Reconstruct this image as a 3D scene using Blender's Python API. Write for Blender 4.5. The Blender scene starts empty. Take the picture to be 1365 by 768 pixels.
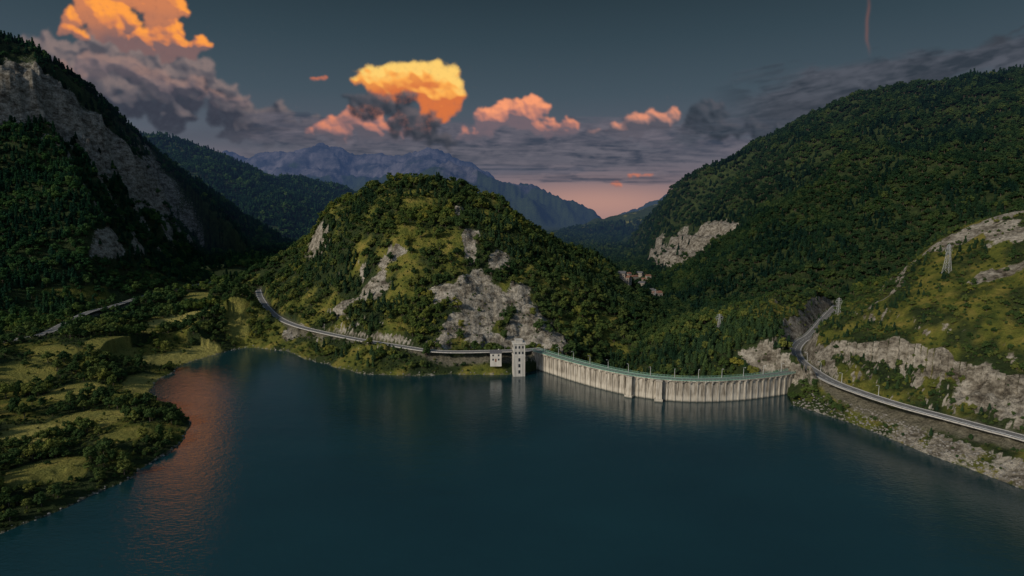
import bpy, math, numpy as np, bmesh, time
from mathutils import Vector
T0=time.time()
rng=np.random.default_rng(7)
sc=bpy.context.scene
try:
    sc.view_settings.view_transform='Standard'; sc.view_settings.look='None'; sc.view_settings.exposure=0
except Exception as e: print(e)
rad=math.radians
# ---------- camera projection: (image column, image row, distance) -> world metres
F=760.; CP,SP=math.cos(rad(7)),math.sin(rad(7)); HC=100.
def sv(a,b,Y):
    u=(a-682.5)/F; v=(384-b)/F; dy=CP+SP*v; dz=-SP+CP*v
    return (u/dy*Y,Y,HC+dz/dy*Y)
def sz(a,b,z):
    u=(a-682.5)/F; v=(384-b)/F; dy=CP+SP*v; dz=-SP+CP*v
    Y=(z-HC)/(dz/dy); return (u/dy*Y,Y,z)
def lin(r,g,b):
    f=lambda c:(c/255/12.92 if c/255<=.04045 else ((c/255+.055)/1.055)**2.4)
    return np.array([f(r),f(g),f(b)])
def c4(t): return (float(t[0]),float(t[1]),float(t[2]),1.0)
# ---------- noise
perm=rng.permutation(256); perm=np.concatenate([perm,perm]).astype(np.int32)
GX=np.cos(np.arange(256)*2*np.pi/256*7).astype(np.float32); GY=np.sin(np.arange(256)*2*np.pi/256*7).astype(np.float32)
def pn(x,y,s=0):
    x=np.asarray(x,dtype=np.float32)+np.float32(s*17.31); y=np.asarray(y,dtype=np.float32)+np.float32(s*9.77)
    fx=np.floor(x); fy=np.floor(y); xi=fx.astype(np.int32); yi=fy.astype(np.int32)
    xf=x-fx; yf=y-fy
    u=xf*xf*xf*(xf*(xf*6-15)+10); v=yf*yf*yf*(yf*(yf*6-15)+10)
    pa=perm[xi&255]; pb=perm[(xi+1)&255]; y0=yi&255; y1=(yi+1)&255
    def g(h,dx,dy): return GX[h]*dx+GY[h]*dy
    a=g(perm[pa+y0],xf,yf); b=g(perm[pb+y0],xf-1,yf); c=g(perm[pa+y1],xf,yf-1); d=g(perm[pb+y1],xf-1,yf-1)
    return ((a+(b-a)*u)*(1-v)+(c+(d-c)*u)*v)*1.45
def fbm(x,y,o=4,s=0,gain=.5):
    t=0;a=1.;n=0
    for k in range(o):
        t=t+a*pn(x,y,s+k); n+=a; a*=gain; x=x*2.03; y=y*2.03
    return t/n
def ridged(x,y,o=4,s=0,gain=.5):
    t=0;a=1.;n=0
    for k in range(o):
        t=t+a*(1-2*np.abs(pn(x,y,s+k))); n+=a; a*=gain; x=x*2.05; y=y*2.05
    return t/n
def sst(a,b,x):
    t=np.clip((x-a)/(b-a),0,1); return t*t*(3-2*t)
def catmull(P,n=8):
    P=[np.array(p,dtype=float) for p in P]; P=[2*P[0]-P[1]]+P+[2*P[-1]-P[-2]]; out=[]
    for i in range(1,len(P)-2):
        for k in range(n):
            t=k/n
            out.append(.5*((2*P[i])+(-P[i-1]+P[i+1])*t+(2*P[i-1]-5*P[i]+4*P[i+1]-P[i+2])*t*t+(-P[i-1]+3*P[i]-3*P[i+1]+P[i+2])*t**3))
    out.append(P[-2]); return np.array(out)
def resample(P,step):
    d=np.r_[0,np.cumsum(np.linalg.norm(np.diff(P,axis=0),axis=1))]
    n=max(2,int(d[-1]/step)+1); t=np.linspace(0,d[-1],n)
    return np.stack([np.interp(t,d,P[:,k]) for k in range(P.shape[1])],1)
def polydist(x,y,P):
    best=np.full(x.shape,1e9); zz=np.zeros(x.shape); tt=np.zeros(x.shape)
    n=len(P)-1
    for i in range(n):
        ax,ay=P[i][0],P[i][1]; bx,by=P[i+1][0],P[i+1][1]
        L=(bx-ax)**2+(by-ay)**2+1e-9
        t=np.clip(((x-ax)*(bx-ax)+(y-ay)*(by-ay))/L,0,1)
        d=np.hypot(x-ax-t*(bx-ax),y-ay-t*(by-ay))
        m=d<best; best=np.where(m,d,best)
        if len(P[i])>2: zz=np.where(m,P[i][2]+t*(P[i+1][2]-P[i][2]),zz)
        tt=np.where(m,(i+t)/n,tt)
    return best,zz,tt
def link(ob): sc.collection.objects.link(ob); return ob
def mesh_obj(name,V,Fc,mat=None,smooth=False,parent=None,linkit=True):
    me=bpy.data.meshes.new(name); me.from_pydata([tuple(map(float,v)) for v in V],[],Fc); me.update()
    if smooth: me.polygons.foreach_set('use_smooth',[True]*len(me.polygons))
    ob=bpy.data.objects.new(name,me)
    if mat: me.materials.append(mat)
    if linkit: link(ob)
    if parent: ob.parent=parent
    return ob
# ---------- materials
def newmat(name):
    m=bpy.data.materials.new(name); m.use_nodes=True; nt=m.node_tree; nt.nodes.clear(); return m,nt
def N(nt,t,**k):
    n=nt.nodes.new(t)
    for a,b in k.items(): setattr(n,a,b)
    return n
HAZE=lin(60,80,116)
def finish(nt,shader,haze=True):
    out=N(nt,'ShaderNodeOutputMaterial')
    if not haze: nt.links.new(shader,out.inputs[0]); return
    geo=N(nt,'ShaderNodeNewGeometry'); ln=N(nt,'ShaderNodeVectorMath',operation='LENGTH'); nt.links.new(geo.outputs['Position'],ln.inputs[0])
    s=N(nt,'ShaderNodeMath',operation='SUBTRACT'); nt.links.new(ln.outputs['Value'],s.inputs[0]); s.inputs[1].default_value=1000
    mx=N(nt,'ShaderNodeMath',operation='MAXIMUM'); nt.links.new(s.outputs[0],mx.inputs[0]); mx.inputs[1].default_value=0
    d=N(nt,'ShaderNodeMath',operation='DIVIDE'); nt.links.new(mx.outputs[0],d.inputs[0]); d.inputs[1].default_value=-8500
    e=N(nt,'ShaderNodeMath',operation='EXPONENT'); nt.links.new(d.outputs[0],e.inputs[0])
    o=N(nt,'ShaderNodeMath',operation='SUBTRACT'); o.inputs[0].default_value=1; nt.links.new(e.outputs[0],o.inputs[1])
    em=N(nt,'ShaderNodeEmission'); em.inputs[0].default_value=c4(HAZE)  # haze painted in: blue emission grows with distance from the origin
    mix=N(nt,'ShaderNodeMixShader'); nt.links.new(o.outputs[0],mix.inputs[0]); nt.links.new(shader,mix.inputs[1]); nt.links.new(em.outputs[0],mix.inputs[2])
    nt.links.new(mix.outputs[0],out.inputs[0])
def noise(nt,scale,detail=4,vec=None,rough=.55):
    n=N(nt,'ShaderNodeTexNoise'); n.inputs['Scale'].default_value=scale; n.inputs['Detail'].default_value=detail; n.inputs['Roughness'].default_value=rough
    if vec is not None: nt.links.new(vec,n.inputs['Vector'])
    return n.outputs['Fac']
def ramp(nt,fac,stops):
    r=N(nt,'ShaderNodeValToRGB'); el=r.color_ramp.elements
    el[0].position=stops[0][0]; el[0].color=c4(stops[0][1]); el[1].position=stops[-1][0]; el[1].color=c4(stops[-1][1])
    for p,c in stops[1:-1]:
        e=el.new(p); e.color=c4(c)
    nt.links.new(fac,r.inputs[0]); return r.outputs[0]
def mixc(nt,fac,a,b,mode='MIX'):
    m=N(nt,'ShaderNodeMix',data_type='RGBA',blend_type=mode)
    for i,v in ((0,fac),(6,a),(7,b)):
        if hasattr(v,'is_linked'): nt.links.new(v,m.inputs[i])
        elif i==0: m.inputs[0].default_value=v
        else: m.inputs[i].default_value=c4(v)
    return m.outputs[2]
def maprange(nt,v,a,b,c=0.,d=1.):
    m=N(nt,'ShaderNodeMapRange'); nt.links.new(v,m.inputs[0]); m.inputs[1].default_value=a; m.inputs[2].default_value=b; m.inputs[3].default_value=c; m.inputs[4].default_value=d; return m.outputs[0]
def princ(nt,col,rough=.9,spec=.2,bump=None,bstr=.5,bdist=.5):
    p=N(nt,'ShaderNodeBsdfPrincipled')
    if hasattr(col,'is_linked'): nt.links.new(col,p.inputs['Base Color'])
    else: p.inputs['Base Color'].default_value=c4(col)
    p.inputs['Roughness'].default_value=rough; p.inputs['Specular IOR Level'].default_value=spec
    if bump is not None:
        b=N(nt,'ShaderNodeBump'); b.inputs['Strength'].default_value=bstr; b.inputs['Distance'].default_value=bdist
        nt.links.new(bump,b.inputs['Height']); nt.links.new(b.outputs[0],p.inputs['Normal'])
    return p.outputs[0]
def pos(nt,scale=(1,1,1)):
    g=N(nt,'ShaderNodeNewGeometry'); m=N(nt,'ShaderNodeMapping'); m.inputs['Scale'].default_value=scale
    nt.links.new(g.outputs['Position'],m.inputs[0]); return m.outputs[0]
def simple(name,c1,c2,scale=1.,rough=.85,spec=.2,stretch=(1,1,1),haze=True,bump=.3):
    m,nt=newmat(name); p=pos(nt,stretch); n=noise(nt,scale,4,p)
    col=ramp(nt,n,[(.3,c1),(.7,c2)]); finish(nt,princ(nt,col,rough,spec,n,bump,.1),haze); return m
# ================= TERRAIN LAYOUT ==================
M=[]
M.append(dict(r=12,p=[(-420,-60,600,.62),(-200,-20,700,.56),(-60,40,780,.5),(0,58,800,.5),(40,68,815,.5),(75,92,830,.5),(110,122,870,.5),(150,160,930,.52),(185,194,990,.52),(215,222,1050,.52),(260,250,1080,.52),(330,293,1120,.52),(400,333,1180,.5)]))
M.append(dict(r=25,p=[(60,170,1850,.45),(150,180,1880,.45),(190,185,1900,.45),(230,191,1930,.45),(270,208,1950,.42),(305,231,2000,.4),(330,245,2000,.4),(380,238,2100,.4),(430,249,2200,.4),(485,267,2300,.38),(560,292,2400,.35),(640,322,2500,.35)]))
M.append(dict(r=11,p=[(350,396,590,.9),(370,372,600,.85),(397,342,620,.75),(420,318,620,.66),(450,294,620,.6),(485,269,615,.58),(520,254,605,.58),(560,243,600,.6),(590,250,605,.62),(620,271,615,.62),(660,289,655,.6),(700,311,700,.6),(750,344,740,.6),(800,378,760,.6)]))
M.append(dict(r=6,p=[(597,254,600,.62),(622,303,555,.62),(652,352,500,.62),(690,397,452,.62),(722,434,415,.7),(742,457,395,.8)]))
M.append(dict(r=8,p=[(520,254,605,.6),(500,303,560,.6),(470,348,520,.6),(455,393,475,.6),(450,428,440,.6)]))
M.append(dict(r=30,p=[(1900,60,700,.6),(1600,77,900,.55),(1365,101,1100,.5),(1280,112,1150,.5),(1200,124,1200,.5),(1150,136,1225,.5),(1100,157,1250,.54),(1050,184,1275,.57),(1000,212,1300,.6),(950,238,1330,.66),(905,268,1350,.78),(884,292,1350,.95),(862,325,1340,1.3)]))
M.append(dict(r=8,p=[(1750,190,300,.6),(1500,247,330,.56),(1365,284,350,.5),(1300,306,360,.48),(1262,338,366,.46),(1235,358,370,.42),(1200,388,380,.38),(1150,412,390,.31),(1110,432,395,.26)]))
M.append(dict(r=60,p=[(660,330,2600,.28),(735,315,2700,.28),(780,305,2800,.28),(830,291,2900,.3),(890,277,3000,.3),(960,264,3000,.3),(1080,240,3000,.3)]))
M.append(dict(r=20,jag=1,p=[(150,240,7000,.5),(250,228,7000,.5),(300,204,7000,.5),(325,218,7000,.5),(345,211,7000,.5),(375,204,7000,.5),(400,206,7000,.5),(425,195,7000,.5),(450,203,7000,.5),(475,212,7000,.5),(510,208,7000,.5),(545,210,7000,.5),(575,202,7000,.5),(600,216,7000,.55),(625,236,7000,.6),(660,255,7000,.7)]))
M.append(dict(r=20,jag=1,p=[(430,262,5000,.5),(500,246,5400,.45),(560,236,5400,.45),(600,226,5400,.45),(640,238,5500,.45),(670,242,5500,.45),(700,251,5500,.45),(730,260,5500,.5),(760,277,5500,.6),(795,300,5500,.8)]))
M.append(dict(r=20,jag=1,p=[(850,290,6500,.7),(870,274,6500,.65),(900,256,6500,.55),(925,248,6500,.5),(945,236,6500,.5),(1000,215,6500,.5),(1100,200,6500,.5)]))
LEFT_SHORE=[(-175,158),(-163,171),(-154,190),(-150,204),(-147.5,222),(-150,250),(-159,274),(-175,291),(-199,310),(-215,332),(-222,360),(-224,385),(-218,413),(-205,433),(-172,423),(-148,401),(-123.5,379),(-93,358),(-75,356),(-58,354.5),(-35,357),(-15,356),(8,360)]
DAMP=[(13,374),(21,363.4),(36.5,343),(52,325.6),(68,312),(84,304.5),(102,301.5),(126,304.5),(150,312.5),(164,319)]
RIGHT_SHORE=[(151,297),(160.5,282),(169,264),(171.6,251),(177,235),(183,218),(190,201),(196,165),(200,100),(205,0),(190,-150),(100,-400),(-100,-420),(-260,-200),(-250,0),(-215,120)]
VALLEY=[(110,430,-17),(140,600,-18),(185,800,-14),(228,980,-8),(258,1250,-4),(300,1500,0),(340,2000,5)]
def jit(P,amp,step=6,seed=3):
    Q=resample(catmull(P,6)[:,:2],step); t=np.arange(len(Q))
    d=np.gradient(Q,axis=0); n=np.stack([d[:,1],-d[:,0]],1)/(np.linalg.norm(d,axis=1)[:,None]+1e-9)
    w=np.minimum(1,np.minimum(t,len(Q)-1-t)/3.)
    return Q+n*(fbm(t*.35,t*0+seed,3,seed)*amp*w)[:,None]
LS=jit(LEFT_SHORE,5,6,3); RS=jit(RIGHT_SHORE[:8],3,6,5); RS=np.concatenate([RS,np.array(RIGHT_SHORE[8:])])
DAM=catmull(DAMP,8)[:,:2]
lakeP=np.concatenate([LS,DAM[4:-4],RS])
def inside(x,y,P):
    c=np.zeros(x.shape,bool); n=len(P)
    for i in range(n):
        x1,y1=P[i]; x2,y2=P[(i+1)%n]
        if y1==y2: continue
        m=((y1>y)!=(y2>y))&(x<(x2-x1)*(y-y1)/(y2-y1)+x1); c^=m
    return c
ROADS={
 'valley_road':dict(w=6.5,P=[(262,60,13),(236,140,13),(216,190,13)]+[sz(*q) for q in [(1362,583,13),(1320,572,13),(1260,556,13),(1200,540,13),(1150,524,13),(1110,509,13),(1084,494,13),(1066,480,13),(1060,467,13.3),(1068,455,14),(1082,446,15)]]+[(262,470,17),(300,520,20)]),
 'lakeside_road':dict(w=5,P=[(20,377,12.6),(6,372,12.5),(-15,369.5,12.5),(-38,368,12.5)]+[sz(*q) for q in [(570,467,12.7),(530,461,13),(480,453,13.5),(430,443,14),(395,434,15),(372,424,16.5),(357,411,18),(347,396,20),(344,386,22)]]),
 'country_road':dict(w=6,P=[sz(*q) for q in [(-60,470,20),(0,456,22),(55,446,23),(85,432,24),(118,416,25),(150,408,25),(195,394,26),(240,384,26),(300,372,27)]]),
 'farm_track':dict(w=3,P=[sz(*q) for q in [(120,437,17),(160,428,16),(200,418,15.5),(250,409,15),(310,399,16)]]),
}
for k,r in ROADS.items(): r['C']=resample(catmull(r['P'],8),3.0)
B=[(-200,250,4),(-250,300,6),(-300,200,9),(-420,300,30),(-260,450,9),(-230,500,9),(-400,800,34),(-450,1050,45),(-300,1000,34),(-250,750,28),(-700,500,60),
   (-100,900,20),(60,410,-17),(110,430,-18),(100,600,-20),(170,900,-14),(230,1400,-8),(330,2000,0),(350,3000,15),(0,2000,20),(-500,2500,60),
   (175,270,13),(205,220,13),(240,120,14),(172,325,12),(240,430,14),(400,500,20),(300,600,0),(250,800,-8),(800,500,60),(0,-600,40),(-500,-200,40),(400,-200,50),(-350,50,20),(0,5000,30),(3000,5000,120),(-3000,5000,150),(0,9000,40),(-6000,9000,100),(6000,9000,100),(-100,450,20)]
for k in ('country_road','farm_track'): B+=[tuple(p) for p in ROADS[k]['P'][1:]]
def base(x,y):
    n=np.zeros(x.shape); d=np.zeros(x.shape)
    for bx,by,bz in B:
        w=1/((x-bx)**2+(y-by)**2+900)**1.6; n+=w*bz; d+=w
    return n/d
NF=960
azf=np.linspace(-52,52,NF); azb=np.linspace(52,308,80)[1:-1]; AZ=np.radians(np.r_[azf,azb]); NA=len(AZ)
R=[25.]
while R[-1]<150: R.append(R[-1]*1.09)
while R[-1]<1600: R.append(R[-1]*1.0055)
while R[-1]<15000: R.append(R[-1]*1.009)
R=np.array(R); NR=len(R)
A2,R2=np.meshgrid(AZ,R,indexing='ij'); X=(R2*np.sin(A2)); Y=(R2*np.cos(A2))
B0=base(X,Y)
h=B0+fbm(X/60,Y/60,3,11)*1.8*np.clip(R2/300,.3,2)
warp=fbm(X/150,Y/150,4,21); warp2=fbm(X/1000,Y/1000,4,23)
n1=fbm(X/22,Y/22,4,51); n0=fbm(X/55,Y/55,4,31)
farw=sst(2500,4500,R2)
mt=np.full(h.shape,-1e3)
for mi,m in enumerate(M):
    P=[sv(a,b,yy)+(s,) for a,b,yy,s in m['p']]
    hm=np.full(h.shape,-1e4)
    for i in range(len(P)-1):
        ax,ay,az_,as_=P[i]; bx,by,bz,bs=P[i+1]; L=(bx-ax)**2+(by-ay)**2
        t=np.clip(((X-ax)*(bx-ax)+(Y-ay)*(by-ay))/L,0,1)
        ex=X-ax-t*(bx-ax); ey=Y-ay-t*(by-ay)
        d=np.hypot(ex,ey); r=m['r']
        de=np.sqrt(d*d+r*r)-r
        if mi==0:  # the eastern shoulder of this massif drops much more steeply
            c_=ex/(d+1e-3); de=de*(1+1.5*np.where(ey>0,sst(0,.35,c_),sst(.72,.97,c_)))
        wa=warp2*np.minimum(de*.3,150) if m.get('jag') else warp*np.minimum(de*.22,22)
        z=az_+t*(bz-az_)-(as_+t*(bs-as_))*de-wa
        hm=np.maximum(hm,z)
    if mi==0:
        d,_,t=polydist(X,Y,P)
        cm=1-sst(.66,.74,t)
        d0=50+warp*60+n0*60-sst(.5,.62,t)*22
        hm=hm-cm*62*sst(0,46,d-d0+n1*14)-cm*22*sst(0,14,d-d0*.4-4+n1*10)
        M1d=d; M1t=t; M1d0=d0; M1cm=cm
    if mi==5:
        dv,zv,_=polydist(X,Y,VALLEY); kk=np.interp(Y,[430,700,1000,1200,1320],[.55,.62,.75,1.1,2.2])
        axx=np.interp(Y,[v_[1] for v_ in VALLEY],[v_[0] for v_ in VALLEY])
        capv_=zv+kk*np.maximum(0,dv-38)+n0*8; capv_=np.where(X>axx,capv_,zv-10)
        hm=np.where(Y>430,np.minimum(hm,capv_),hm)
    mt=np.logaddexp(mt/5.,hm/5.)*5.
h=np.logaddexp(h/4,mt/4)*4
relief=np.clip((h-B0)/60,0,1)
onhill=(R2<750)&(X>-260)&(X<90)&(Y>355)
h+=relief*(1-farw)*((ridged(X/140,Y/140,5,41,.42)-.25)*7*np.clip(R2/700,.35,2.2))
h+=relief*(1-farw)*onhill*(ridged(X/48,Y/48,4,45,.5)-.3)*5.5
h+=relief*(1-farw)*(R2>600)*(ridged(X/260,Y/260,3,47,.5)-.3)*16
h+=relief*farw*((ridged(X/900,Y/900,7,43,.6)-.3)*170)
# open valley floor between the western massif and the middle hill
e_=sst(0,.45,1-np.sqrt(((X+300)/88)**2+((Y-530)/150)**2)); h=h*(1-e_*.9)+(B0+fbm(X/40,Y/40,3,12)*1.5)*e_*.9
def ground(x,y):
    x=np.atleast_1d(np.array(x,float)); y=np.atleast_1d(np.array(y,float))
    a=np.arctan2(x,y); r=np.hypot(x,y); i=np.clip(np.searchsorted(AZ[:NF],a)-1,0,NF-2); j=np.clip(np.searchsorted(R,r)-1,0,NR-2)
    fa=np.clip((a-AZ[i])/(AZ[i+1]-AZ[i]),0,1); fr=(r-R[j])/(R[j+1]-R[j])
    return (h[i,j]*(1-fa)+h[i+1,j]*fa)*(1-fr)+(h[i,j+1]*(1-fa)+h[i+1,j+1]*fa)*fr
def onground(a,b,y0,y1):
    """first ground point met by a camera sight line between two distances"""
    yy=np.arange(y0,y1,2.); P=np.array([sv(a,b,y) for y in yy]); g=ground(P[:,0],P[:,1]); k=np.argmax(g>=P[:,2]) if (g>=P[:,2]).any() else int(np.argmax(g-P[:,2]))
    return P[k,0],P[k,1],float(g[k])
RP=[]
for a,b,rx,ry in [(490,366,27,13),(455,380,10,8),(645,402,28,28),(598,392,17,18),(705,425,19,27),(733,452,14,20),(626,318,7,22),(612,280,5,12),(585,460,12,7),(660,458,32,12),(665,350,9,18),(392,405,8,10),(525,338,14,5),(620,438,20,13),(690,385,10,16)]:
    q=onground(a,b,330,700); RP.append((q[0],q[1],rx,ry))
rk=np.zeros(h.shape)
near=(R2<800)
for cx,cy,rx,ry in RP:
    e=1-np.sqrt(((X-cx)/rx)**2+((Y-cy)/ry)**2); rk=np.maximum(rk,sst(-.1,.35,e+n1*.95))
rk*=near
cl=M1cm*sst(-25,10,M1d-M1d0+n1*20)*(1-sst(38,75,M1d-M1d0+n1*60)); cl=cl*sst(-.5,-.1,n0)
tc=np.full(h.shape,-9.)
for a,b,rx,ry in [(864,352,40,60),(885,345,60,80),(920,332,64,80),(948,322,44,60)]:
    q=onground(a,b,800,1500); tc=np.maximum(tc,1-np.sqrt(((X-q[0])/rx)**2+((Y-q[1])/ry)**2))
tc=sst(-.08,.26,tc+n1*.45+n0*.4)*sst(-2,8,h)*(R2>800)
def benches(a,amp,sp):
    q=np.floor((h+a)/sp)*sp; st=(h+a)-q; return (sst(sp*.35,sp*.75,st)*sp-st)*amp
h=h+rk*benches(n1*9,.75,8)+rk*fbm(X/7,Y/7,4,53)*3.4
h=h+cl*benches(n0*30+n1*10,.8,24)+cl*ridged(X/26,Y/26,4,55)*7
h=h+tc*benches(n0*20,.85,30)+tc*ridged(X/30,Y/30,4,56)*8
# roads carve
roadm=np.zeros(h.shape); reg=R2<1400
for k,r in ROADS.items():
    d,z,t=polydist(X[reg],Y[reg],[tuple(p) for p in r['C'][::2]]+[tuple(r['C'][-1])])
    w=r['w']/2
    hr=h[reg]; bl=sst(w+1.5,w+5.0,d); cut=z-.3
    hn=cut*(1-bl)+hr*bl
    dq=np.maximum(d-w-1.2,0); n_c=n1[reg]
    gentle=k in('country_road','farm_track')
    up_=cut+(dq*.45 if gentle else np.minimum(dq*1.9,(13 if k=='valley_road' else 6)+n_c*9)+np.maximum(0,dq-5)*.55)
    hn=np.where(d>w+1.5,np.clip(hn,cut-dq*(.35 if gentle else .8),np.maximum(up_,cut)),hn)
    far_=sst(30,75,d); h[reg]=hn*(1-far_)+hr*far_
    roadm[reg]=np.maximum(roadm[reg],1-sst(w+.3,w+2.2,d))
# shore + dam
reg=R2<1000; xr,yr=X[reg],Y[reg]; hr=h[reg]
ins=inside(xr,yr,lakeP)
dL,_,_=polydist(xr,yr,[tuple(p) for p in LS]); dR,_,_=polydist(xr,yr,[tuple(p) for p in RS]); ds=np.minimum(dL,dR)
dd,_,td=polydist(xr,yr,[tuple(p) for p in DAM[::2]])
cap=-20+33*np.abs(2*td-1)**3; capv=cap+np.maximum(0,dd-9)*.8
down=(~ins)&(td>.02)&(td<.985)&(dd<200)&(dd<ds+12)
rdd,_,_=polydist(xr,yr,[tuple(p) for p in ROADS['valley_road']['C'][::3]])
capv=np.where(rdd<8,1e3,capv+0); 
hr=np.where(down,np.minimum(hr,capv),hr)
sl=np.where((xr<-140)&(yr<420),.28,np.where(xr>100,.62,.6))
sh=(~ins)&(~(down&(dd<ds)))
nn=fbm(xr/5,yr/5,3,61)
up=np.minimum(hr,.25+sl*ds*(1+.3*nn)); up=np.maximum(up,np.minimum(.18*ds+.05,1.2))
hr=np.where(sh,np.where(ds<40,up,hr),hr)
hr=np.where(ins,-.2-np.minimum(ds*.5,18),hr)
h[reg]=hr
shore_d=np.full(h.shape,999.); shore_d[reg]=np.where(ins,-ds,ds)
lakem=np.zeros(h.shape,bool); lakem[reg]=ins
damd=np.full(h.shape,999.); damd[reg]=dd
gz_r=np.gradient(h,axis=1)/np.gradient(R2,axis=1); gz_a=np.gradient(h,axis=0)/(R2*np.gradient(A2,axis=0)+1e-6)
slope=np.hypot(gz_r,gz_a)
n2=fbm(X/14,Y/14,4,71)
hill_up=onhill&(h>24)
rock=np.maximum(rk,sst(1.15,1.6,slope-hill_up*.55+n2*.25)*(R2<1000)*(shore_d>0)*(h>6)*((X>-150)|(h>60)))
rock=np.maximum(rock,cl)
rock=np.maximum(rock,M1cm*sst(.15,.35,fbm(X/35,Y/35,4,75))*sst(20,40,M1d-M1d0)*(1-sst(70,120,M1d-M1d0))*.9)
rock=np.maximum(rock,tc)
for a,b,yy,rx,ry in [(1320,304,352,36,10),(1345,330,330,18,16),(1290,345,345,12,7),(1330,500,240,10,16),(1180,440,345,12,5),(1330,400,300,12,8),(1240,370,360,10,6),(1300,520,250,10,9),(1340,540,235,12,10)]:
    q=sv(a,b,yy); e=1-np.sqrt(((X-q[0])/rx)**2+((Y-q[1])/ry)**2); rock=np.maximum(rock,sst(.0,.4,e+n2*1.0))
farrock=farw*sst(-.1,.3,fbm(X/400,Y/400,5,73)+ (h-450)/500)
rock=np.maximum(rock,farrock)
bank=(shore_d>0)&(shore_d<10)&(X>140)&(Y<300); rock=np.where(bank,np.maximum(rock,sst(-.5,.1,n2)*sst(270,240,Y)),rock)
rim=(shore_d>-2)&(shore_d<1.0+n2*1.2); rock=np.where(rim,np.maximum(rock,.5),rock)
# meadows
field=np.zeros(h.shape); grass=np.zeros(h.shape)
def rot_el(cx,cy,rx,ry,ang):
    c,s=math.cos(ang),math.sin(ang); dx,dy=X-cx,Y-cy
    return 1-(np.abs((dx*c+dy*s)/rx)**2.6+np.abs((-dx*s+dy*c)/ry)**2.6)**(1/2.6)
for a,b,z,rx,ry,an,f in [(250,424,18,15,40,-.3,1),(285,356,31,14,40,-.5,1),(305,366,30,22,34,.2,.5),(262,397,20,12,28,.3,.4),(235,478,4,11,38,-.35,.75),(195,518,3,12,30,.5,.6),(115,562,4,15,14,.2,.4),(28,584,6,14,14,.3,.7),(60,628,4,13,12,.5,.3),(25,540,8,18,11,.4,-1),(100,522,6,12,16,.1,.35),(150,470,10,12,18,0,.3),(30,500,12,16,14,.2,.3),(195,440,14,10,20,.3,.35),(165,582,3,11,10,.3,.25),(315,430,9,10,18,.4,.35),(70,470,16,12,12,0,.3)]:
    q=onground(a,b,150,1000); e=sst(0,.14,rot_el(q[0],q[1],rx,ry,an)+n2*.16); grass=np.maximum(grass,e)
    if f>0: field=np.maximum(field,e*f)
    else: field=np.minimum(field,1-e); field=field-e*.6
grass=np.where(lakem,0,grass); field=np.where(lakem,0,field)
g2=sst(-.05,.2,fbm(X/34,Y/34,4,81))
openg=np.where(onhill,g2*.97,0)
rh=(X>165)&(R2<560)&(Y<430); openg=np.where(rh,np.maximum(openg,sst(-.2,.15,fbm(X/20,Y/20,4,83))*.9),openg)
farm=sst(.15,.3,fbm(X/140,Y/140,3,85))*(R2>1700)*(R2<3600)*sst(.45,.25,slope)*(X>-200); grass=np.maximum(grass,farm); field=np.maximum(field,farm*.35)
low=(X<-140)&(R2<900)&(h<40); openg=np.where(low,np.maximum(openg,sst(.05,.25,fbm(X/30,Y/30,3,87))*.8),openg)
h=np.where(lakem|(roadm>.2),h,h+fbm(X/6,Y/6,3,91)*.5*np.clip(R2/500,.3,3)*(1-grass)*(shore_d>3))
V=np.stack([X,Y,h],-1).reshape(-1,3).astype(np.float32)
I,J=np.meshgrid(np.arange(NA),np.arange(NR-1),indexing='ij'); I2=(I+1)%NA
Q=np.stack([I*NR+J,I2*NR+J,I2*NR+J+1,I*NR+J+1],-1).reshape(-1,4).astype(np.int32)
def bigmesh(name,V,Q):
    me=bpy.data.meshes.new(name); me.vertices.add(len(V)); me.vertices.foreach_set('co',V.ravel())
    me.loops.add(Q.size); me.loops.foreach_set('vertex_index',Q.ravel()); me.polygons.add(len(Q))
    me.polygons.foreach_set('loop_start',np.arange(0,Q.size,4,dtype=np.int32)); 
    me.update(calc_edges=True); me.polygons.foreach_set('use_smooth',np.ones(len(Q),bool)); return me
me=bigmesh('terrain',V,Q); terrain=link(bpy.data.objects.new('terrain',me))
for nm,arr in (('rock',rock),('field',field),('grass',np.maximum(grass,openg)),('roadm',roadm)):
    a=me.attributes.new(nm,'FLOAT','POINT'); a.data.foreach_set('value',arr.reshape(-1).astype(np.float32))
m,nt=newmat('terrain_ground')
def att(nt,n):
    a=N(nt,'ShaderNodeAttribute'); a.attribute_name=n; return a.outputs['Fac']
p=pos(nt); nA=noise(nt,.12,5,p); nB=noise(nt,.9,3,p,.65)
floor=ramp(nt,nA,[(.35,(.018,.030,.012)),(.65,(.042,.06,.02))])
gr=ramp(nt,nA,[(.3,(.06,.085,.018)),(.5,(.14,.145,.028)),(.7,(.25,.20,.05))])
fl=ramp(nt,nB,[(.3,(.30,.27,.07)),(.7,(.44,.39,.13))])
ps=pos(nt,(1,1,2.0)); nR=noise(nt,.10,7,ps,.68); nR2=noise(nt,.5,6,p,.7)
rkc=ramp(nt,nR,[(.34,(.09,.075,.058)),(.45,(.24,.215,.17)),(.55,(.42,.385,.32)),(.75,(.56,.51,.43))])
rkc=mixc(nt,.75,rkc,ramp(nt,nR2,[(.36,(.22,.21,.19)),(.58,(1,1,1))]),'MULTIPLY')
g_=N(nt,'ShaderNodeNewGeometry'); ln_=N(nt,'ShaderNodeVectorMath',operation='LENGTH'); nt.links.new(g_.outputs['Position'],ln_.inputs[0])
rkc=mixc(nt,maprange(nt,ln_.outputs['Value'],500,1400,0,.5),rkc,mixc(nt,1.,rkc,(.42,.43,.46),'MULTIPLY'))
rkc=mixc(nt,maprange(nt,ln_.outputs['Value'],1500,4000,0,.92),rkc,ramp(nt,noise(nt,.004,6,p,.65),[(.4,(.025,.032,.044)),(.6,(.135,.125,.145))]))  # distant rock turned dark blue, an aerial tint painted into its colour
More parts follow.
